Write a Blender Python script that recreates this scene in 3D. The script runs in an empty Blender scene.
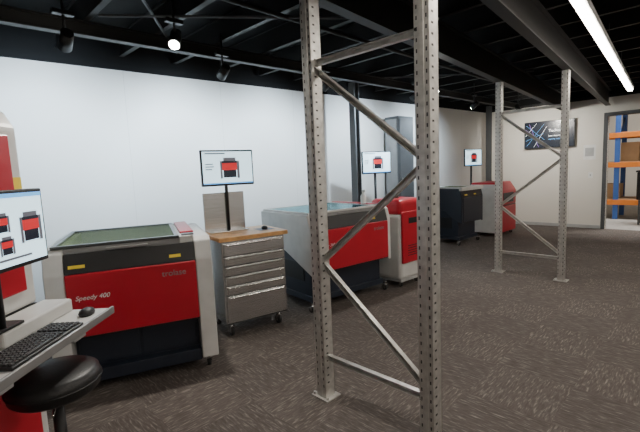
import bpy, bmesh, math, random
from mathutils import Vector, Matrix
random.seed(4)
S = bpy.context.scene
COL = S.collection

# ---------------------------------------------------------------- materials
def mat(name, col, rough=0.5, metal=0.0, var=0.06, nscale=8.0, emis=None, estr=0.0, bump=0.0, bscale=200.0, spec=None, coat=0.0, brushed=False):
    m = bpy.data.materials.new(name); m.use_nodes = True
    nt = m.node_tree; b = nt.nodes['Principled BSDF']
    tc = nt.nodes.new('ShaderNodeTexCoord')
    n = nt.nodes.new('ShaderNodeTexNoise'); n.inputs['Scale'].default_value = nscale
    if brushed:
        mp = nt.nodes.new('ShaderNodeMapping'); mp.inputs['Scale'].default_value = (1, 20, 60)
        nt.links.new(tc.outputs['Object'], mp.inputs['Vector']); nt.links.new(mp.outputs[0], n.inputs['Vector'])
    else:
        nt.links.new(tc.outputs['Object'], n.inputs['Vector'])
    r = nt.nodes.new('ShaderNodeValToRGB')
    c1 = [max(0, c*(1-var)) for c in col[:3]]+[1]; c2 = [min(1, c*(1+var)) for c in col[:3]]+[1]
    r.color_ramp.elements[0].color = c1; r.color_ramp.elements[0].position = .3
    r.color_ramp.elements[1].color = c2; r.color_ramp.elements[1].position = .7
    nt.links.new(n.outputs['Fac'], r.inputs['Fac'])
    nt.links.new(r.outputs['Color'], b.inputs['Base Color'])
    b.inputs['Roughness'].default_value = rough; b.inputs['Metallic'].default_value = metal
    if coat: b.inputs['Coat Weight'].default_value = coat
    if spec is not None: b.inputs['Specular IOR Level'].default_value = spec
    if emis:
        b.inputs['Emission Color'].default_value = (*emis, 1); b.inputs['Emission Strength'].default_value = estr
    if bump:
        n2 = nt.nodes.new('ShaderNodeTexNoise'); n2.inputs['Scale'].default_value = bscale
        nt.links.new(tc.outputs['Object'], n2.inputs['Vector'])
        bp = nt.nodes.new('ShaderNodeBump'); bp.inputs['Strength'].default_value = bump; bp.inputs['Distance'].default_value = .003
        nt.links.new(n2.outputs['Fac'], bp.inputs['Height']); nt.links.new(bp.outputs['Normal'], b.inputs['Normal'])
    return m

M = {}
M['white'] = mat('powdercoat_white', (.62,.62,.60), .4)
M['grey'] = mat('powdercoat_grey', (.42,.43,.43), .4)
M['red'] = mat('gloss_red', (.47,.008,.024), .35, var=.04)
M['navy'] = mat('dark_navy', (.016,.022,.036), .4)
M['black'] = mat('black_plastic', (.012,.012,.013), .45)
M['rubber'] = mat('rubber', (.02,.02,.02), .7)
M['leather'] = mat('stool_vinyl', (.012,.012,.013), .42, bump=.3, bscale=90)
M['steel'] = mat('stainless', (.60,.60,.60), .27, 1.0, var=.12, nscale=3, brushed=True)
M['galv'] = mat('galvanised', (.60,.59,.56), .42, .65, var=.16, nscale=22)
M['zinc'] = mat('zinc_dark_slot', (.05,.05,.05), .7)
M['wood'] = mat('maple_top', (.62,.34,.13), .4, var=.2, nscale=14)
M['ceil'] = mat('ceiling_black', (.008,.008,.0085), .75, spec=.2)
M['beam'] = mat('beam_black', (.013,.0125,.012), .55, spec=.4)
M['col'] = mat('column_grey', (.08,.085,.09), .5)
M['bed'] = mat('bed_grey', (.09,.10,.06), .5, .2)
M['yellow'] = mat('label_yellow', (.85,.62,.03), .5)
M['wt'] = mat('label_white', (.8,.8,.78), .5)
M['orange'] = mat('rack_orange', (.75,.22,.03), .5)
M['blue'] = mat('rack_blue', (.04,.12,.40), .5)
M['conc'] = mat('concrete', (.35,.34,.32), .7, var=.15)
M['card'] = mat('cardboard', (.45,.3,.17), .8)
M['chrome'] = mat('chrome', (.7,.7,.7), .15, 1.0)
M['key'] = mat('keycap', (.03,.03,.032), .5)
M['silver'] = mat('grey_silver', (.28,.28,.28), .4, .3)
M['darkframe'] = mat('lid_frame_dark', (.07,.075,.075), .35, .3)
M['scr'] = mat('screen_white', (.6,.7,.75), .3, emis=(.62,.88,1.0), estr=1.7)
M['scrdark'] = mat('screen_dark', (.01,.012,.018), .25, emis=(.02,.03,.05), estr=.5)
M['scrred'] = mat('screen_red', (.5,.02,.02), .4, emis=(.7,.02,.03), estr=.8)
M['scrgrey'] = mat('screen_grey', (.1,.1,.12), .4, emis=(.12,.12,.14), estr=.8)
M['scrblue'] = mat('screen_blue', (.1,.4,.8), .4, emis=(.15,.45,.9), estr=1.2)
M['scrpurple'] = mat('screen_purple', (.4,.2,.7), .4, emis=(.5,.25,.8), estr=1.2)
M['scrtxt'] = mat('screen_text', (.8,.8,.8), .4, emis=(1,1,1), estr=2)
M['strip'] = mat('led_diffuser', (.9,.9,.9), .5, emis=(1,.91,.80), estr=38)
M['lamp'] = mat('spot_lens', (.9,.9,.9), .5, emis=(1,.95,.85), estr=150)

def glass_mat(name, tint, fac, rough=.04, gcol=(1,1,1)):
    m = bpy.data.materials.new(name); m.use_nodes = True
    nt = m.node_tree; nt.nodes.remove(nt.nodes['Principled BSDF'])
    out = nt.nodes['Material Output']
    t = nt.nodes.new('ShaderNodeBsdfTransparent'); t.inputs['Color'].default_value = (*tint, 1)
    g = nt.nodes.new('ShaderNodeBsdfGlossy'); g.inputs['Roughness'].default_value = rough; g.inputs['Color'].default_value=(*gcol,1)
    n = nt.nodes.new('ShaderNodeTexNoise'); n.inputs['Scale'].default_value = 3
    mr = nt.nodes.new('ShaderNodeMapRange'); mr.inputs['To Min'].default_value = fac*.85; mr.inputs['To Max'].default_value = fac*1.15
    mx = nt.nodes.new('ShaderNodeMixShader')
    nt.links.new(n.outputs['Fac'], mr.inputs['Value']); nt.links.new(mr.outputs[0], mx.inputs[0])
    nt.links.new(t.outputs[0], mx.inputs[1]); nt.links.new(g.outputs[0], mx.inputs[2]); nt.links.new(mx.outputs[0], out.inputs[0])
    return m
M['glass'] = glass_mat('lid_glass', (.58,.62,.45), .10, .04, (.9,.95,.75))
M['glass_blue'] = glass_mat('lid_glass_blue', (.5,.75,.78), .42, .06, (.65,.9,.95))

# carpet
def carpet():
    m = bpy.data.materials.new('carpet_tiles'); m.use_nodes = True
    nt = m.node_tree; b = nt.nodes['Principled BSDF']; N = nt.nodes.new; L = nt.links.new
    tc = N('ShaderNodeTexCoord')
    def streak(sc, seed):
        mp = N('ShaderNodeMapping'); mp.inputs['Scale'].default_value = sc; mp.inputs['Location'].default_value = (seed, seed, 0)
        L(tc.outputs['Object'], mp.inputs['Vector'])
        n = N('ShaderNodeTexNoise'); n.inputs['Scale'].default_value = 1; n.inputs['Detail'].default_value = 3; n.inputs['Roughness'].default_value = .6; n.inputs['Distortion'].default_value=.5
        L(mp.outputs[0], n.inputs['Vector']); return n
    n1 = streak((13, 85, 1), 0); n2 = streak((85, 13, 1), 7)
    ch = N('ShaderNodeTexChecker'); ch.inputs['Scale'].default_value = 2.0
    ch.inputs['Color1'].default_value = (0,0,0,1); ch.inputs['Color2'].default_value = (1,1,1,1)
    mp = N('ShaderNodeMapping'); mp.inputs['Location'].default_value = (.13,.07,.25); L(tc.outputs['Object'], mp.inputs['Vector']); L(mp.outputs[0], ch.inputs['Vector'])
    mx = N('ShaderNodeMix'); mx.data_type = 'FLOAT'
    L(ch.outputs['Fac'], mx.inputs[0]); L(n1.outputs['Fac'], mx.inputs[2]); L(n2.outputs['Fac'], mx.inputs[3])
    r = N('ShaderNodeValToRGB'); e = r.color_ramp.elements
    e[0].position = .36; e[0].color = (.070,.056,.049,1)
    e[1].position = .75; e[1].color = (.27,.235,.21,1)
    k = r.color_ramp.elements.new(.55); k.color = (.104,.086,.076,1)
    L(mx.outputs[0], r.inputs['Fac'])
    big = N('ShaderNodeTexNoise'); big.inputs['Scale'].default_value = 1.2; L(tc.outputs['Object'], big.inputs['Vector'])
    mr = N('ShaderNodeMapRange'); mr.inputs['To Min'].default_value = .88; mr.inputs['To Max'].default_value = 1.1; L(big.outputs['Fac'], mr.inputs['Value'])
    sh = N('ShaderNodeMapRange'); sh.inputs['To Min'].default_value = .93; sh.inputs['To Max'].default_value = 1.05; L(ch.outputs['Fac'], sh.inputs['Value'])
    mm = N('ShaderNodeMath'); mm.operation='MULTIPLY'; L(mr.outputs[0], mm.inputs[0]); L(sh.outputs[0], mm.inputs[1])
    mu = N('ShaderNodeVectorMath'); mu.operation = 'SCALE'; L(r.outputs['Color'], mu.inputs[0]); L(mm.outputs[0], mu.inputs['Scale'])
    L(mu.outputs[0], b.inputs['Base Color']); b.inputs['Roughness'].default_value = .85
    bp = N('ShaderNodeBump'); bp.inputs['Strength'].default_value = .4; bp.inputs['Distance'].default_value = .003
    L(mx.outputs[0], bp.inputs['Height']); L(bp.outputs[0], b.inputs['Normal'])
    return m
M['carpet'] = carpet()

def wallmat(name, col, seam_axis='Y', pitch=1.2):
    m = mat(name, col, .55, var=.015, nscale=1.5, bump=.05, bscale=60)
    nt = m.node_tree; b = nt.nodes['Principled BSDF']; N = nt.nodes.new; L = nt.links.new
    tc = N('ShaderNodeTexCoord'); sp = N('ShaderNodeSeparateXYZ'); L(tc.outputs['Object'], sp.inputs[0])
    d = N('ShaderNodeMath'); d.operation = 'DIVIDE'; d.inputs[1].default_value = pitch; L(sp.outputs[seam_axis], d.inputs[0])
    f = N('ShaderNodeMath'); f.operation = 'FRACT'; L(d.outputs[0], f.inputs[0])
    g = N('ShaderNodeMath'); g.operation = 'LESS_THAN'; g.inputs[1].default_value = .005; L(f.outputs[0], g.inputs[0])
    mx = N('ShaderNodeMix'); mx.data_type = 'RGBA'; L(g.outputs[0], mx.inputs[0])
    src = b.inputs['Base Color'].links[0].from_socket
    L(src, mx.inputs[6]); mx.inputs[7].default_value = (*[c*.8 for c in col], 1)
    L(mx.outputs[2], b.inputs['Base Color'])
    return m
M['wall'] = wallmat('wall_paint', (.66,.645,.615))
M['wallfar'] = wallmat('wall_paint_warm', (.76,.73,.66), 'X', 2.4)

# ---------------------------------------------------------------- mesh helpers
def mkobj(name, bm, m, parent=None, smooth=False):
    me = bpy.data.meshes.new(name); bm.to_mesh(me); bm.free()
    o = bpy.data.objects.new(name, me); COL.objects.link(o)
    me.materials.append(m)
    if smooth:
        for p in me.polygons: p.use_smooth = True
    if parent: o.parent = parent
    return o

def add_box(bm, dims, c, bevel=0.0, rot=None, seg=2):
    r = bmesh.ops.create_cube(bm, size=1.0)
    vs = r['verts']
    bmesh.ops.scale(bm, vec=dims, verts=vs)
    if bevel:
        es = list({e for v in vs for e in v.link_edges})
        q = bmesh.ops.bevel(bm, geom=es, offset=bevel, segments=seg, affect='EDGES', profile=.5)
        vs = list({v for f in q['faces'] for v in f.verts} | {v for v in vs if v.is_valid})
    if rot: bmesh.ops.rotate(bm, cent=(0,0,0), matrix=rot, verts=vs)
    bmesh.ops.translate(bm, vec=c, verts=vs)

def box(name, dims, c, m, parent=None, bevel=.003, rot=None, seg=2):
    bm = bmesh.new(); add_box(bm, dims, c, min(bevel, min(dims)*.45) if bevel else 0, rot, seg)
    return mkobj(name, bm, m, parent)

def bx(name, x0,x1,y0,y1,z0,z1, m, parent=None, bevel=.003):
    return box(name, (x1-x0,y1-y0,z1-z0), ((x0+x1)/2,(y0+y1)/2,(z0+z1)/2), m, parent, bevel)

def prism(name, prof, x0, x1, m, parent=None, bevel=.004):
    """profile in (y,z) extruded along x"""
    bm = bmesh.new()
    a = [bm.verts.new((x0,y,z)) for y,z in prof]; b = [bm.verts.new((x1,y,z)) for y,z in prof]
    n = len(prof)
    bm.faces.new(a); bm.faces.new(b[::-1])
    for i in range(n): bm.faces.new((a[i], b[i], b[(i+1)%n], a[(i+1)%n]))
    bmesh.ops.recalc_face_normals(bm, faces=bm.faces)
    if bevel: bmesh.ops.bevel(bm, geom=list(bm.edges), offset=bevel, segments=2, affect='EDGES', profile=.5)
    return mkobj(name, bm, m, parent)

def add_cyl(bm, p0, p1, r, r2=None, seg=20):
    p0=Vector(p0); p1=Vector(p1); d=p1-p0
    q = bmesh.ops.create_cone(bm, cap_ends=True, segments=seg, radius1=r, radius2=r if r2 is None else r2, depth=d.length)
    R = d.to_track_quat('Z','Y').to_matrix().to_4x4()
    bmesh.ops.transform(bm, matrix=Matrix.Translation((p0+p1)/2) @ R, verts=q['verts'])
def cyl(name, p0, p1, r, m, parent=None, r2=None, seg=20):
    bm=bmesh.new(); add_cyl(bm,p0,p1,r,r2,seg); o=mkobj(name,bm,m,parent)
    for p in o.data.polygons: p.use_smooth = len(p.vertices)==4
    return o

def lathe(name, prof, c, m, parent=None, seg=40):
    bm = bmesh.new(); rings=[]
    for r,z in prof:
        rings.append([bm.verts.new((c[0]+r*math.cos(2*math.pi*i/seg), c[1]+r*math.sin(2*math.pi*i/seg), c[2]+z)) for i in range(seg)])
    for a,b in zip(rings, rings[1:]):
        for i in range(seg): bm.faces.new((a[i],a[(i+1)%seg],b[(i+1)%seg],b[i]))
    bm.faces.new(rings[0][::-1]); bm.faces.new(rings[-1])
    bmesh.ops.recalc_face_normals(bm, faces=bm.faces)
    return mkobj(name,bm,m,parent,True)

def group(name, loc, ang=0.0):
    e = bpy.data.objects.new(name, None); COL.objects.link(e)
    e.location = loc; e.rotation_euler = (0,0,math.radians(ang)); e.empty_display_size=.1
    return e

def text(name, body, size, loc, m, parent, rot=(math.pi/2,0,0), align='LEFT', shear=0):
    c = bpy.data.curves.new(name,'FONT'); c.body=body; c.size=size; c.extrude=.0008; c.align_x=align; c.shear=shear
    o = bpy.data.objects.new(name,c); COL.objects.link(o); o.location=loc; o.rotation_euler=rot
    c.materials.append(m); o.parent=parent; return o

def castor(parent, x, y, r=.04, tag='1', top=None):
    top = top or r*2+.03
    cyl('castor_wheel_'+tag,(x-.014,y+.012,r),(x+.014,y+.012,r),r,M['rubber'],parent)
    cyl('castor_hub_'+tag,(x-.017,y+.012,r),(x+.017,y+.012,r),r*.45,M['chrome'],parent)
    bm=bmesh.new()
    add_box(bm,(.004,r*1.1,r*1.3),(x-.02,y+.006,r*1.5)); add_box(bm,(.004,r*1.1,r*1.3),(x+.02,y+.006,r*1.5))
    add_box(bm,(.05,.05,.008),(x,y,r*2.15)); add_cyl(bm,(x,y,r*2.1),(x,y,top+.005),.014)
    mkobj('castor_fork_'+tag,bm,M['chrome'],parent)

def screen_content(parent, w, h, cx, y, cz, kind='machine'):
    bx('display', cx-w/2,cx+w/2, y-.002,y, cz-h/2,cz+h/2, M['scrdark'] if kind=='tv' else M['scr'], parent, 0)
    yy=y-.004
    def q(n,a,b,c,d,m): bx(n, cx+a*w,cx+b*w, yy,yy+.002, cz+c*h,cz+d*h, M[m], parent,0)
    def machine(tag, px, pz, s):
        q(tag+'_body',px-.15*s,px+.15*s,pz-.10*s,pz+.12*s,'scrred')
        q(tag+'_window',px-.15*s,px+.15*s,pz+.12*s,pz+.19*s,'scrdark')
        q(tag+'_lid',px-.12*s,px+.13*s,pz+.19*s,pz+.29*s,'scrgrey')
        q(tag+'_leg_left',px-.19*s,px-.15*s,pz-.36*s,pz+.19*s,'scrgrey'); q(tag+'_leg_right',px+.15*s,px+.20*s,pz-.36*s,pz+.19*s,'scrgrey')
        q(tag+'_base',px-.13*s,px+.13*s,pz-.33*s,pz-.10*s,'scrdark')
    if kind=='machine':
        q('screen_title',-.45,-.05,.42,.46,'scrgrey'); machine('screen_picture',.03,.02,1.0)
        q('screen_menu_1',-.45,-.30,.10,.13,'scrgrey'); q('screen_menu_2',-.45,-.28,.02,.05,'scrgrey'); q('screen_menu_3',-.45,-.32,-.06,-.03,'scrgrey')
        q('screen_taskbar',-.5,.5,-.5,-.46,'scrblue')
    elif kind=='grid':
        q('screen_banner',-.5,.5,.44,.5,'scrblue')
        machine('picture_a',-.30,.0,.62); machine('picture_b',.0,.12,.42); machine('picture_c',.03,-.2,.4); machine('picture_d',.33,.02,.68)
        q('screen_caption',-.3,.3,-.42,-.39,'scrgrey')

def monitor_parts(parent, w, h, cx, cy, cz, kind):
    box('bezel',(w,.03,h),(cx,cy,cz),M['black'],parent,.006)
    box('rear_housing',(w*.6,.03,h*.6),(cx,cy+.028,cz),M['black'],parent,.01)
    screen_content(parent, w-.03, h-.035, cx, cy-.0155, cz+.002, kind)

# ---------------------------------------------------------------- camera
TH=math.radians(6.5); RL=math.radians(2.5)
Fh=Vector((-math.sqrt(.5),math.sqrt(.5),0)); R=Vector((math.sqrt(.5),math.sqrt(.5),0)); Z=Vector((0,0,1))
F=Fh*math.cos(TH)-Z*math.sin(TH); U=Fh*math.sin(TH)+Z*math.cos(TH)
cx=R*math.cos(RL)-U*math.sin(RL); cy=R*math.sin(RL)+U*math.cos(RL)
cd=bpy.data.cameras.new('camera'); cam=bpy.data.objects.new('camera',cd); COL.objects.link(cam)
mw=Matrix((cx,cy,-F)).transposed().to_4x4(); mw.translation=Vector((0,0,1.5)); cam.matrix_world=mw
cd.sensor_width=36; cd.lens=404/640*36; cd.clip_start=.05; S.camera=cam

# ---------------------------------------------------------------- room shell
FY=10.2; HZ=2.72; X1=3.2; Y0=-2.6; TOP=3.08; XL=-5.5; WA=-4.76
bx('floor', XL-.1,X1+.1, Y0-.1,FY+.06, -.1,0, M['carpet'], None, 0)
def wl(name,x0,x1,y0,y1,z0,z1,m,bevel=0):
    o=bx(name,x0,x1,y0,y1,z0,z1,m,None,bevel); o.location=(-4.2,FY,0); o.rotation_euler=(0,0,math.radians(WA)); return o
WE=-9.60
wl('wall_left',-.12,0,WE,.1,0,HZ,M['wall'])
wl('wall_left_dark',-.12,0,-13.0,WE,0,TOP,M['beam'])
wl('wall_left_upper',-.12,-.005,WE,.1,HZ,TOP,M['ceil'])
wl('trim_1',0,.03,WE,-.01,HZ-.005,HZ+.07,M['ceil'])
wl('baseboard_left',0,.012,WE,-.01,0,.08,M['col'])
DX0,DX1,DZ=-1.72,-.5,2.34
bx('wall_far', -4.25,DX0, FY,FY+.12, 0,HZ, M['wallfar'], None, 0)
bx('wall_far_right', DX1,X1, FY,FY+.12, 0,HZ, M['wallfar'], None, 0)
bx('wall_far_header', DX0,DX1, FY,FY+.12, DZ,HZ, M['wallfar'], None, 0)
bx('wall_far_upper', -4.25,X1, FY+.005,FY+.12, HZ,TOP, M['ceil'], None, 0)
bx('wall_right', X1,X1+.12, Y0,FY+.12, 0,TOP, M['wall'], None, 0)
bx('wall_back', XL,X1, Y0-.12,Y0, 0,TOP, M['wall'], None, 0)
bx('ceiling', XL-.12,X1+.12, Y0-.12,FY+.12, TOP,TOP+.05, M['ceil'], None, 0)
bx('trim_2', -4.15,X1, FY-.03,FY, HZ-.005,HZ+.05, M['beam'], None)
bx('baseboard_far', -4.15,DX0-.08, FY-.012,FY, 0,.07, M['grey'], None)
g=group('door_1',(0,0,0))
bx('jamb_left',DX0-.07,DX0,FY-.03,FY+.15,0,DZ+.07,M['col'],g)
bx('jamb_right',DX1,DX1+.07,FY-.03,FY+.15,0,DZ+.07,M['col'],g)
bx('head',DX0,DX1,FY-.03,FY+.15,DZ,DZ+.07,M['col'],g)
bx('floor_warehouse',-4.5,4,FY+.06,16,-.1,-.002,M['conc'],None,0)
bx('wall_warehouse_end',-4.5,4,16,16.1,0,4.5,M['wallfar'],None,0)
bx('wall_warehouse_left',-4.5,-4.4,FY+.12,16,0,4.5,M['wallfar'],None,0)
bx('wall_warehouse_right',3.9,4,FY+.12,16,0,4.5,M['wallfar'],None,0)
bx('ceiling_warehouse',-4.5,4,FY+.12,16.1,4.5,4.6,M['wallfar'],None,0)

# ceiling structure
bm=bmesh.new()
y=Y0+.2
while y<FY-.1:
    xa = -4.2-.0833*(FY-y)+.06
    W_=X1-xa-.04; c_=(X1+xa)/2
    add_box(bm,(W_,.05,.012),(c_,y,2.852)); add_box(bm,(W_,.008,.22),(c_,y,2.96)); add_box(bm,(W_,.05,.01),(c_,y,3.07))
    y+=.6
mkobj('ceiling_joists',bm,M['beam'])
def ibeam(name,xn,slope,zb,zt,w=.10,m='beam'):
    a=math.atan(slope); L=(FY-Y0-.2)/math.cos(a); ymid=(FY+Y0)/2; xm=xn-slope*(ymid-1.8)
    bm=bmesh.new(); rot=Matrix.Rotation(a,4,'Z')
    add_box(bm,(w,L,.014),(0,0,zb+.007)); add_box(bm,(.012,L,zt-zb-.02),(0,0,(zb+zt)/2)); add_box(bm,(w,L,.012),(0,0,zt-.006))
    bmesh.ops.rotate(bm,cent=(0,0,0),matrix=rot,verts=bm.verts)
    o=mkobj(name,bm,M[m]); o.location=(xm,ymid,0)
ibeam('ceiling_beam',-1.05,.08,2.54,2.84,.09)
ibeam('ceiling_beam',-1.83,.08,2.54,2.84,.09)
ibeam('ceiling_beam',.9,.08,2.6,2.84)
ibeam('ceiling_beam',-3.9,-.05,2.72,2.84,.08)
bm=bmesh.new()
for a,b in (((-4.3,2.2,2.84),(-2.1,.6,2.84)),((-4.3,4.6,2.84),(-2.1,6.8,2.84)),((-2.0,2.2,2.83),(.8,4.6,2.83)),((-3.6,1.2,2.8),(-2.1,3.2,2.8))):
    add_cyl(bm,a,b,.012,seg=8)
mkobj('ceiling_cross_braces',bm,M['col'])
bm=bmesh.new()
add_cyl(bm,(-2.7,Y0+.1,2.8),(-2.7,FY-.1,2.8),.02,seg=12)
mkobj('ceiling_conduit',bm,M['beam'])

# strip lights: first in view, second added off-camera to light the room
for i,(x,y0,y1) in enumerate(((-.62,.6,8.4),(2.0,-1.6,8.2))):
    g=group('strip_light',(x,1.4,0),4.2); y0-=1.4; y1-=1.4
    bx('housing',-.045,.045,y0,y1,2.575,2.63,M['wt'],g)
    bx('diffuser',-.03,.03,y0+.01,y1-.01,2.555,2.575,M['strip'],g,0)
    bm=bmesh.new()
    for k in range(6):
        yy=y0+.3+k*(y1-y0-.6)/5; add_cyl(bm,(0,yy,2.62),(0,yy,2.86),.004,seg=6)
    mkobj('hanger_rods',bm,M['col'],g)

def spot(x, y, tilt_to, energy, colr=(1,.96,.9), z=2.52, ang=125, blend=.9):
    g=group('ceiling_spotlight',(x,y,0))
    t=Vector(tilt_to)-Vector((x,y,z)); t.normalize()
    p=Vector((0,0,z))
    cyl('stem',(0,0,2.9),(0,0,z+.02),.010,M['black'],g)
    box('adaptor',(.05,.14,.03),(0,0,2.70),M['black'],g)
    a=p-t*.09; b=p+t*.06
    cyl('head',a,b,.042,M['black'],g,r2=.048,seg=28)
    cyl('lens',b+t*.0005,b+t*.004,.038,M['lamp'],g,seg=28)
    L=bpy.data.lights.new('spot_lamp','SPOT'); L.energy=energy; L.color=colr; L.spot_size=math.radians(ang); L.spot_blend=blend; L.shadow_soft_size=.05
    o=bpy.data.objects.new('spot_lamp',L); COL.objects.link(o); o.parent=g; o.location=b+t*.02; o.rotation_euler=t.to_track_quat('-Z','Y').to_euler()
CO=(.66,.84,1)
spot(-3.42,.90,(-4.95,1.0,1.75),330,CO,2.50,112)
spot(-3.10,1.58,(-2.0,.6,.7),130,(1,.95,.86),2.56)
spot(-3.65,2.35,(-4.85,2.4,1.75),230,CO,2.52,118)
spot(-3.5,3.7,(-4.7,3.7,1.75),230,CO,2.52,118)
spot(-2.88,5.25,(-2.0,4.0,.6),120,z=2.55)
spot(-3.3,5.4,(-4.6,5.4,1.75),230,CO,2.52,118)
spot(-3.2,7.2,(-4.45,7.2,1.75),210,CO,2.52,118)
spot(-2.9,8.5,(-2.9,10.1,1.6),140,(1,.95,.86))

# ---------------------------------------------------------------- pallet rack frames
def upright_post(parent, x, tag, H, w=.078):
    bm=bmesh.new(); d=.08; t=.005
    add_box(bm,(w,t,H),(x,-d/2,H/2))
    add_box(bm,(t,d,H),(x-w/2+t/2,0,H/2)); add_box(bm,(t,d,H),(x+w/2-t/2,0,H/2))
    add_box(bm,(.018,t,H),(x-w/2+.009,d/2,H/2)); add_box(bm,(.018,t,H),(x+w/2-.009,d/2,H/2))
    add_box(bm,(.024,.005,H),(x,-d/2-.004,H/2))
    mkobj('post_'+tag,bm,M['galv'],parent)
    bm=bmesh.new(); z=.09
    while z<H-.03:
        for q in (-.026,.026): add_box(bm,(.007,.002,.018),(x+q,-d/2-.0028,z))
        for q in (-1,1): add_box(bm,(.002,.016,.010),(x+q*(w/2+.0003),-.012,z+.02))
        z+=.05
    mkobj('slots_'+tag,bm,M['zinc'],parent)
    bm=bmesh.new(); add_box(bm,(.15,.13,.008),(x,0,.004)); add_cyl(bm,(x+.06,-.045,.005),(x+.06,-.045,.025),.009); add_cyl(bm,(x-.06,-.045,.005),(x-.06,-.045,.025),.009)
    mkobj('base_plate_'+tag,bm,M['galv'],parent)
def brace(parent,name,x0,z0,x1,z1,y=0):
    L=math.hypot(x1-x0,z1-z0); a=math.atan2(z1-z0,x1-x0)
    bm=bmesh.new(); rot=Matrix.Rotation(-a,4,'Y'); c=((x0+x1)/2,y,(z0+z1)/2)
    add_box(bm,(L,.03,.003),(0,0,.016)); add_box(bm,(L,.003,.032),(0,.0145,0)); add_box(bm,(L,.03,.003),(0,0,-.016))
    bmesh.ops.rotate(bm,cent=(0,0,0),matrix=rot,verts=bm.verts); bmesh.ops.translate(bm,vec=c,verts=bm.verts)
    mkobj(name,bm,M['galv'],parent)
    bm=bmesh.new()
    for (x,z) in ((x0,z0),(x1,z1)): add_cyl(bm,(x,y-.045,z),(x,y+.03,z),.008,seg=8)
    mkobj(name+'_bolts',bm,M['chrome'],parent)
def rack_frame(x0,x1,y,H=2.538,w=.078,ang=0):
    g=group('pallet_rack_upright_frame',(x0,y,0),ang); W=x1-x0
    upright_post(g,0,'left',H,w); upright_post(g,W,'right',H,w)
    a=.03; b=W-.03
    brace(g,'brace_horizontal_lower',a,.28,b,.28); brace(g,'brace_horizontal_upper',a,2.14,b,2.14)
    brace(g,'brace_diagonal_1',a,.90,b,.34,.004); brace(g,'brace_diagonal_2',b,1.50,a,.93,.008); brace(g,'brace_diagonal_3',a,2.10,b,1.54,.004)
rack_frame(-1.815,-1.035,1.80,w=.080)
rack_frame(-2.14,-1.37,5.58,w=.07)

def column(x,y,s=.13):
    g=group('steel_column',(x,y,0))
    bm=bmesh.new(); add_box(bm,(s,.012,2.82),(0,-s/2,1.41)); add_box(bm,(s,.012,2.82),(0,s/2,1.41)); add_box(bm,(.012,s,2.82),(0,0,1.41))
    mkobj('h_section',bm,M['col'],g); bx('base_plate',-.1,.1,-.1,.1,0,.015,M['col'],g)
column(-4.14,5.0,.11); column(-4.0,9.8,.10)

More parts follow.
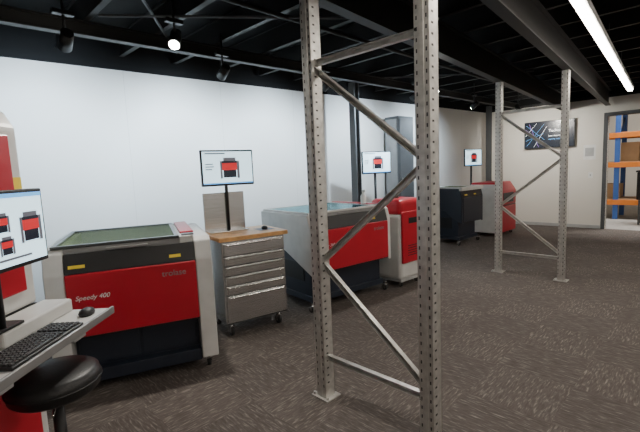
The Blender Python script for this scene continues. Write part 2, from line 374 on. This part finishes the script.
# ---------------------------------------------------------------- laser cutters
def laser_cutter(loc, ang, w, d, h, full_cols=True, glass='glass', title='Speedy 400', front='red', logo=True, side='white'):
    g=group('laser_cutting_machine',loc,ang)
    cw=.12 if full_cols else .05
    prof=[(.0,.10),(.0,h-.17),(.035,h-.03),(.07,h),(d,h),(d,.10)] if full_cols else [(0,.40),(0,h-.16),(.035,h-.03),(.07,h),(d,h),(d,.72),(d*.5,.62)]
    prism('side_panel_left',prof,0,cw,M[side],g,.008)
    prism('side_panel_right',prof,w-cw,w,M[side],g,.008)
    ins=cw+.002
    if full_cols:
        bx('base_cabinet',ins,w-ins,.14,d-.02,.10,h-.16,M['navy'],g)
        bx('plinth',ins,w-ins,.05,d-.05,.07,.16,M['navy'],g)
        for i in range(2):
            bx('base_door_%d'%i,ins+.02+i*(w-2*ins-.02)/2,ins+(i+1)*(w-2*ins-.02)/2,.128,.14,.18,.40,M['navy'],g,.004)
    else:
        prism('base_cabinet',[(.12,.10),(.12,.42),(.02,.46),(.02,h-.16),(d-.02,h-.16),(d-.02,.10)],cw+.03,w-cw-.03,M['navy'],g)
        bx('plinth',.06,w-.06,.08,d-.05,.09,.15,M['navy'],g)
        bx('side_vent',cw+.02,cw+.03,.25,d-.2,.3,.5,M['black'],g)
    zf=.43; zt=h-.17
    box('front_panel',(w-2*ins,.03,zt-zf),(w/2,.006,(zf+zt)/2),M[front],g,.008)
    bx('panel_gap',ins,w-ins,.0,.02,zf-.012,zf,M['black'],g,0)
    prism('front_window',[(-.002,zt+.004),(.034,h-.035),(.06,h-.035),(.06,zt+.004)],ins,w-ins,M['black'],g,.002)
    for q,wd in ((.08,.10),(w-.38,.08)):
        bm=bmesh.new(); add_box(bm,(wd,.002,.022),(0,0,0)); bmesh.ops.rotate(bm,cent=(0,0,0),matrix=Matrix.Rotation(-.27,4,'X'),verts=bm.verts); bmesh.ops.translate(bm,vec=(q+.07+cw*.4,.009,zt+.05),verts=bm.verts)
        mkobj('warning_label',bm,M['yellow'],g)
    x0=cw*.4; x1=w-cw-.10; t0=h+.002; fr=M['darkframe'] if full_cols else M['white']
    bx('lid_frame_front',x0,x1,.055,.09,t0,h+.022,fr,g)
    bx('lid_frame_back',x0,x1,d-.06,d-.02,t0,h+.022,fr,g)
    bx('lid_frame_left',x0,x0+.03,.09,d-.06,t0,h+.022,fr,g)
    bx('lid_frame_right',x1-.03,x1,.09,d-.06,t0,h+.022,fr,g)
    bx('lid_glass',x0+.03,x1-.03,.09,d-.06,h+.010,h+.018,M[glass],g,0)
    bx('work_bed',cw+.01,x1-.02,.06,d-.05,h-.155,h-.13,M['bed'],g,0)
    bx('chamber_front_wall',ins,x1,.06,.075,h-.14,h,M['silver'],g,0); bx('chamber_back_wall',ins,w-ins,d-.05,d-.03,h-.14,h,M['silver'],g,0)
    bx('gantry_rail',cw+.02,x1-.03,d*.55,d*.55+.05,h-.11,h-.07,M['galv'],g)
    bx('laser_head',x0+.12,x0+.2,d*.55-.05,d*.55+.06,h-.12,h-.05,M['black'],g)
    bx('lid_handle',w*.35,w*.6,.035,.055,h-.03,h-.012,M['silver'],g)
    bx('console_deck',x1+.002,w-cw,.055,d-.02,h-.06,h+.014,M[side if side!='navy' else 'white'],g,.006)
    if side=='navy':
        bx('top_rim_left',-.01,x0,.0,d,h,h+.03,M['white'],g,.006); bx('top_rim_front',-.01,w,-.01,.05,h-.04,h+.03,M['white'],g,.006)
    else:
        bx('console_red_cover',x1+.015,w-cw+.02,.2,d-.05,h+.014,h+.03,M['red'],g,.008)
    bx('console_keypad',x1+.02,w-cw+.01,.08,.18,h+.014,h+.022,M['black'],g)
    bx('side_red_stripe',w,w+.003,.12,d-.1,h-.11,h-.09,M['red'],g,0)
    if logo:
        text('model_lettering',title,.045,(ins+.05,-.0105,zf+.26),M['wt'],g,shear=.25)
        text('maker_lettering','trolase',.06,(w-ins-.24,-.0105,zt-.09),M['silver'],g)
    k=1
    for x in (cw/2+.01,w-cw/2-.01):
        for y in (.07,d-.08):
            castor(g,x,y,.033,str(k),.1); k+=1
    return g
laser_cutter((-3.135,.535,0),68,1.09,.98,1.04)
laser_cutter((-2.95,2.80,0),83,1.2,.98,1.04,False,'glass_blue','Speedy 360')
laser_cutter((-3.32,6.95,0),86,.78,.68,1.05,False,'glass','Speedy',front='navy',logo=False,side='navy')

g=group('laser_marking_machine',(-3.10,8.15,0),88)
bx('lower_cabinet',0,.8,0,.6,.08,.62,M['red'],g,.02)
bx('side_panel',-.03,0,0,.6,.08,1.06,M['white'],g,.01)
prism('hood',[(0,.63),(0,.92),(.12,1.1),(.6,1.1),(.6,.63)],0,.8,M['red'],g,.02)
bx('window',.15,.65,-.006,.0,.68,.88,M['black'],g)
bx('door_gap',.02,.78,-.004,0,.62,.632,M['black'],g,0)
for i,(x,y) in enumerate(((.06,.07),(.74,.07),(.06,.52),(.74,.52))): castor(g,x,y,.03,str(i),.085)

g=group('fume_extraction_unit',(-2.72,4.10,0),86)
box('body',(.5,.5,.82),(.25,.27,.51),M['white'],g,.05,seg=4)
box('top_cover',(.48,.48,.2),(.25,.27,1.0),M['red'],g,.06,seg=4)
box('front_panel',(.46,.03,.64),(.25,.012,.63),M['red'],g,.012)
bx('base_skirt',.03,.47,.04,.5,.07,.12,M['grey'],g)
bx('control_display',.14,.36,-.008,-.003,.8,.87,M['black'],g)
for i in range(5): bx('vent_slot_%d'%i,.12,.38,-.006,-.002,.40+i*.03,.41+i*.03,M['black'],g,0)
cyl('hose_port',(.25,.3,1.09),(.25,.3,1.14),.06,M['black'],g)
for i,(x,y) in enumerate(((.08,.08),(.42,.08),(.08,.44),(.42,.44))): castor(g,x,y,.03,str(i),.085)

# ---------------------------------------------------------------- tool cabinet
g=group('tool_cabinet',(-3.12,1.87,0),78)
W,D=.63,.5
bx('carcass',0,W,.012,D,.13,.90,M['steel'],g,.006)
bx('wood_top',-.025,W+.03,-.025,D+.01,.90,.94,M['wood'],g,.006)
zs=[(.765,.88),(.675,.758),(.585,.668),(.495,.578),(.405,.488),(.145,.398)]
for i,(a,b) in enumerate(zs):
    bx('drawer_%d'%(i+1),.02,W-.02,-.006,.012,a,b,M['steel'],g,.004)
    bx('drawer_pull_%d'%(i+1),.04,W-.04,-.026,-.006,b-.022,b-.008,M['chrome'],g,.005)
    bx('drawer_gap_%d'%(i+1),.012,W-.012,.0,.0122,a-.007,a,M['black'],g,0)
for x in (.07,W-.07):
    for y in (.07,D-.07): castor(g,x,y,.045,'%d%d'%(x*100,y*100),.13)
cyl('side_handle',(W+.035,.1,.84),(W+.035,.4,.84),.01,M['chrome'],g)
cyl('side_handle_arm_1',(W,.1,.84),(W+.035,.1,.84),.008,M['chrome'],g); cyl('side_handle_arm_2',(W,.4,.84),(W+.035,.4,.84),.008,M['chrome'],g)

g=group('computer_monitor',(-3.12,1.87,0),78)
bx('stand_back_plate',.0,.42,.44,.45,.942,1.32,M['steel'],g,.002)
bx('stand_base',.02,.40,.3,.44,.942,.95,M['steel'],g,.002)
cyl('pole',(.24,.43,.95),(.24,.43,1.62),.016,M['black'],g)
monitor_parts(g,.53,.345,.25,.385,1.56,'machine')
g=group('computer_mouse',(-3.12,1.87,0),78)
lathe('shell',[(.028,0),(.032,.01),(.028,.024),(.012,.033),(.001,.035)],(.52,.2,.942),M['black'],g,24)
bx('mouse_pad',.44,.6,.12,.3,.941,.942,M['navy'],g,0)

g=group('computer_monitor',(-3.98,5.36,0),70)
cyl('pole',(.0,.09,.0),(.0,.09,1.6),.02,M['black'],g); bx('foot',-.15,.15,-.05,.2,0,.02,M['black'],g)
monitor_parts(g,.55,.36,0,.045,1.58,'machine')
g=group('computer_monitor',(-3.75,8.45,0),72)
cyl('pole',(.0,.09,.0),(.0,.09,1.6),.02,M['black'],g); bx('foot',-.15,.15,-.05,.2,0,.02,M['black'],g)
monitor_parts(g,.5,.36,0,.045,1.62,'machine')

g=group('electrical_cabinet',(-4.46,6.25,0),-4.76)
bx('body',0,.3,0,.45,.0,2.4,M['col'],g,.01)
bx('door',.3,.315,.03,.42,.1,2.35,M['col'],g,.005)
bx('door_handle',.315,.335,.06,.08,1.1,1.3,M['silver'],g)
bx('left_trim',.02,.28,-.02,0,.05,2.35,M['silver'],g)
g=group('spray_bottle',(-3.10,3.86,1.071))
lathe('bottle',[(.03,0),(.035,.01),(.035,.09),(.015,.12),(.014,.14)],(0,0,0),M['wt'],g,20); box('trigger',(.05,.02,.03),(.01,0,.155),M['wt'],g)

# ---------------------------------------------------------------- foreground workstation
WO=(-1.955,-.225,0)
g=group('laser_marking_workstation',WO,135)
W=.9
bx('lower_cabinet',0,W,.02,.75,.06,.84,M['white'],g,.02)
bx('lower_red_door',.06,W-.07,.004,.022,.14,.80,M['red'],g,.01)
bx('plinth',.03,W-.03,.06,.7,0,.07,M['black'],g)
prism('upper_housing',[(0,.86),(0,1.78),(.05,1.87),(.75,1.87),(.75,.86)],0,W,M['white'],g,.02)
bx('upper_red_door',.06,W-.08,-.014,.002,.95,1.74,M['red'],g,.01)
bx('viewing_window',.2,W-.22,-.018,-.012,1.3,1.65,M['black'],g)
bx('warning_label',W-.07,W-.015,-.003,.001,1.47,1.53,M['yellow'],g,0)
bx('warning_label_white',W-.065,W-.02,-.003,.001,1.38,1.45,M['wt'],g,0)
bx('door_seam',0.01,W-.01,.0,.02,.84,.86,M['black'],g,0)
bx('keyboard_tray',.0,W+.06,-.36,.0,.765,.79,M['white'],g,.008)
bx('tray_lip',.0,W+.06,-.375,-.36,.76,.80,M['silver'],g,.004)
bx('tray_bracket',.2,.3,-.3,.0,.70,.765,M['grey'],g); bx('tray_bracket_2',.7,.8,-.3,.0,.70,.765,M['grey'],g)
bx('deck_box',.45,W+.04,-.16,0,.79,.86,M['white'],g,.01)
g=group('computer_monitor',WO,135)
cyl('arm_pole',(.48,-.13,.86),(.48,-.13,1.35),.02,M['black'],g); bx('arm_head',.44,.52,-.15,-.1,1.25,1.38,M['black'],g)
bx('foot',.38,.58,-.16,-.04,.861,.875,M['black'],g)
monitor_parts(g,.54,.345,.46,-.19,1.30,'grid')
g=group('computer_keyboard',WO,135)
kx0,ky=.24,-.35
bx('case',kx0,kx0+.47,ky,ky+.165,.79,.805,M['black'],g,.005)
bm=bmesh.new()
for r_ in range(6):
    for c_ in range(21):
        if c_ in (15,) : continue
        if r_==0 and 3<c_<11: continue
        add_box(bm,(.017,.018,.009),(kx0+.022+c_*.0213,ky+.02+r_*.0245,.809),.002,seg=1)
add_box(bm,(.15,.018,.009),(kx0+.022+7*.0213,ky+.02,.809),.002,seg=1)
mkobj('keys',bm,M['key'],g)
g=group('computer_mouse',WO,135)
o=lathe('shell',[(.03,0),(.033,.012),(.028,.027),(.013,.036),(.001,.038)],(0,0,0),M['black'],g,28); o.scale=(1.5,1.1,1); o.location=(.86,-.28,.79)

g=group('swivel_stool',(-2.165,.37,0))
SZ=.02
lathe('seat_cushion',[(.12,.50+SZ),(.172,.505+SZ),(.187,.52+SZ),(.192,.56+SZ),(.185,.592+SZ),(.163,.605+SZ),(.08,.61+SZ),(.001,.609+SZ)],(0,0,0),M['leather'],g,56)
lathe('seat_piping',[(.189,.548+SZ),(.196,.552+SZ),(.196,.557+SZ),(.189,.561+SZ)],(0,0,0),M['black'],g,56)
cyl('seat_plate',(0,0,.50),(0,0,.53),.1,M['black'],g)
cyl('gas_lift',(0,0,.25),(0,0,.5),.014,M['chrome'],g); cyl('column',(0,0,.08),(0,0,.45),.026,M['black'],g)
cyl('height_lever',(0,0,.5),(.16,-.05,.49),.005,M['chrome'],g)
for i in range(5):
    a=math.radians(72*i+10); x,y=math.cos(a),math.sin(a)
    cyl('leg_%d'%i,(0,0,.10),(x*.26,y*.26,.075),.022,M['chrome'],g,r2=.013)
    cyl('wheel_%d'%i,(x*.26-y*.02,y*.26+x*.02,.027),(x*.26+y*.02,y*.26-x*.02,.027),.027,M['rubber'],g)
    cyl('wheel_stem_%d'%i,(x*.26,y*.26,.03),(x*.26,y*.26,.08),.006,M['chrome'],g)

# ---------------------------------------------------------------- far wall items
g=group('wall_television',(-2.80,FY,0))
box('bezel',(1.02,.05,.60),(0,-.06,2.07),M['black'],g,.008); box('wall_bracket',(.3,.035,.3),(0,-.018,2.07),M['black'],g)
bx('display',-.495,.495,-.087,-.085,1.785,2.355,M['scrdark'],g,0)
text('slide_heading','Technology',.085,(.0,-.09,2.12),M['scrtxt'],g); text('slide_subheading','laser showroom',.045,(.0,-.09,2.02),M['scrtxt'],g)
text('slide_line','engraving  cutting',.035,(.0,-.09,1.95),M['scrblue'],g)
bms=[bmesh.new() for _ in range(3)]
for k,(p,q) in enumerate((((-.45,1.83),(-.1,2.3)),((-.47,2.2),(-.05,1.85)),((-.3,1.8),(-.04,2.25)),((-.47,1.95),(-.1,2.1)),((-.4,2.32),(-.2,1.8)),((-.48,2.05),(-.25,2.33)),((-.47,2.3),(-.08,1.95)))):
    add_cyl(bms[k%3],(p[0],-.088,p[1]),(q[0],-.088,q[1]),.0022,seg=6)
for b_,m_,n_ in zip(bms,('scrblue','scrpurple','scrtxt'),('slide_graphic_blue','slide_graphic_purple','slide_graphic_white')): mkobj(n_,b_,M[m_],g)
g=group('wall_notice',(-2.03,FY,0)); bx('sheet',-.11,.11,-.006,0,1.47,1.78,M['wt'],g,0); bx('print',-.08,.08,-.008,-.006,1.54,1.72,M['grey'],g,0)
g=group('light_switch',(-2.0,FY,0)); bx('plate',-.04,.04,-.01,0,1.08,1.2,M['wt'],g); bx('rocker',-.012,.012,-.015,-.01,1.12,1.16,M['grey'],g)

g=group('warehouse_pallet_racking',(-3.22,12.0,0))
for i in range(4):
    for y in (0,.9):
        bx('upright_%d'%i,i*1.4-.05,i*1.4+.05,y-.04,y+.04,0,3.8,M['blue'],g)
    for k in range(4):
        cyl('frame_brace_%d_%d'%(i,k),(i*1.4,0,.2+k*.8),(i*1.4,.9,.9+k*.8),.018,M['blue'],g,seg=8)
for k,z in enumerate((.35,1.25,1.95,2.75)):
    for y in (-.03,.93): bx('beam_%d'%k,0,4.2,y-.025,y+.025,z,z+.12,M['orange'],g)
    bx('shelf_%d'%k,0,4.2,0,.9,z+.12,z+.135,M['card'],g,0)
bm=bmesh.new()
for i in range(12):
    k=random.choice((.37,1.27,1.97)); hh=random.uniform(.25,.5); add_box(bm,(.35,.5,hh),(.25+i*.34,.45,k+.12+hh/2))
mkobj('cartons',bm,M['card'],g)
g=group('black_storage_tub',(-1.12,11.3,0))
bx('tub',-.2,.3,-.2,.2,.55,1.15,M['black'],g,.02); bx('lid',-.22,.32,-.22,.22,1.15,1.19,M['black'],g,.01)
for x in (-.15,.25):
    for y in (-.15,.15): bx('trolley_leg',x-.015,x+.015,y-.015,y+.015,0,.55,M['col'],g)

def area(name,loc,sx,sy,e,colr):
    L=bpy.data.lights.new(name,'AREA'); L.shape='RECTANGLE'; L.size=sx; L.size_y=sy; L.energy=e; L.color=colr
    o=bpy.data.objects.new(name,L); COL.objects.link(o); o.location=loc; return o
area('warehouse_light',(-.8,11.4,4.3),2,1,260,(1,.97,.92))

w=bpy.data.worlds.new('world'); S.world=w; w.use_nodes=True
w.node_tree.nodes['Background'].inputs[0].default_value=(.5,.55,.6,1); w.node_tree.nodes['Background'].inputs[1].default_value=.3
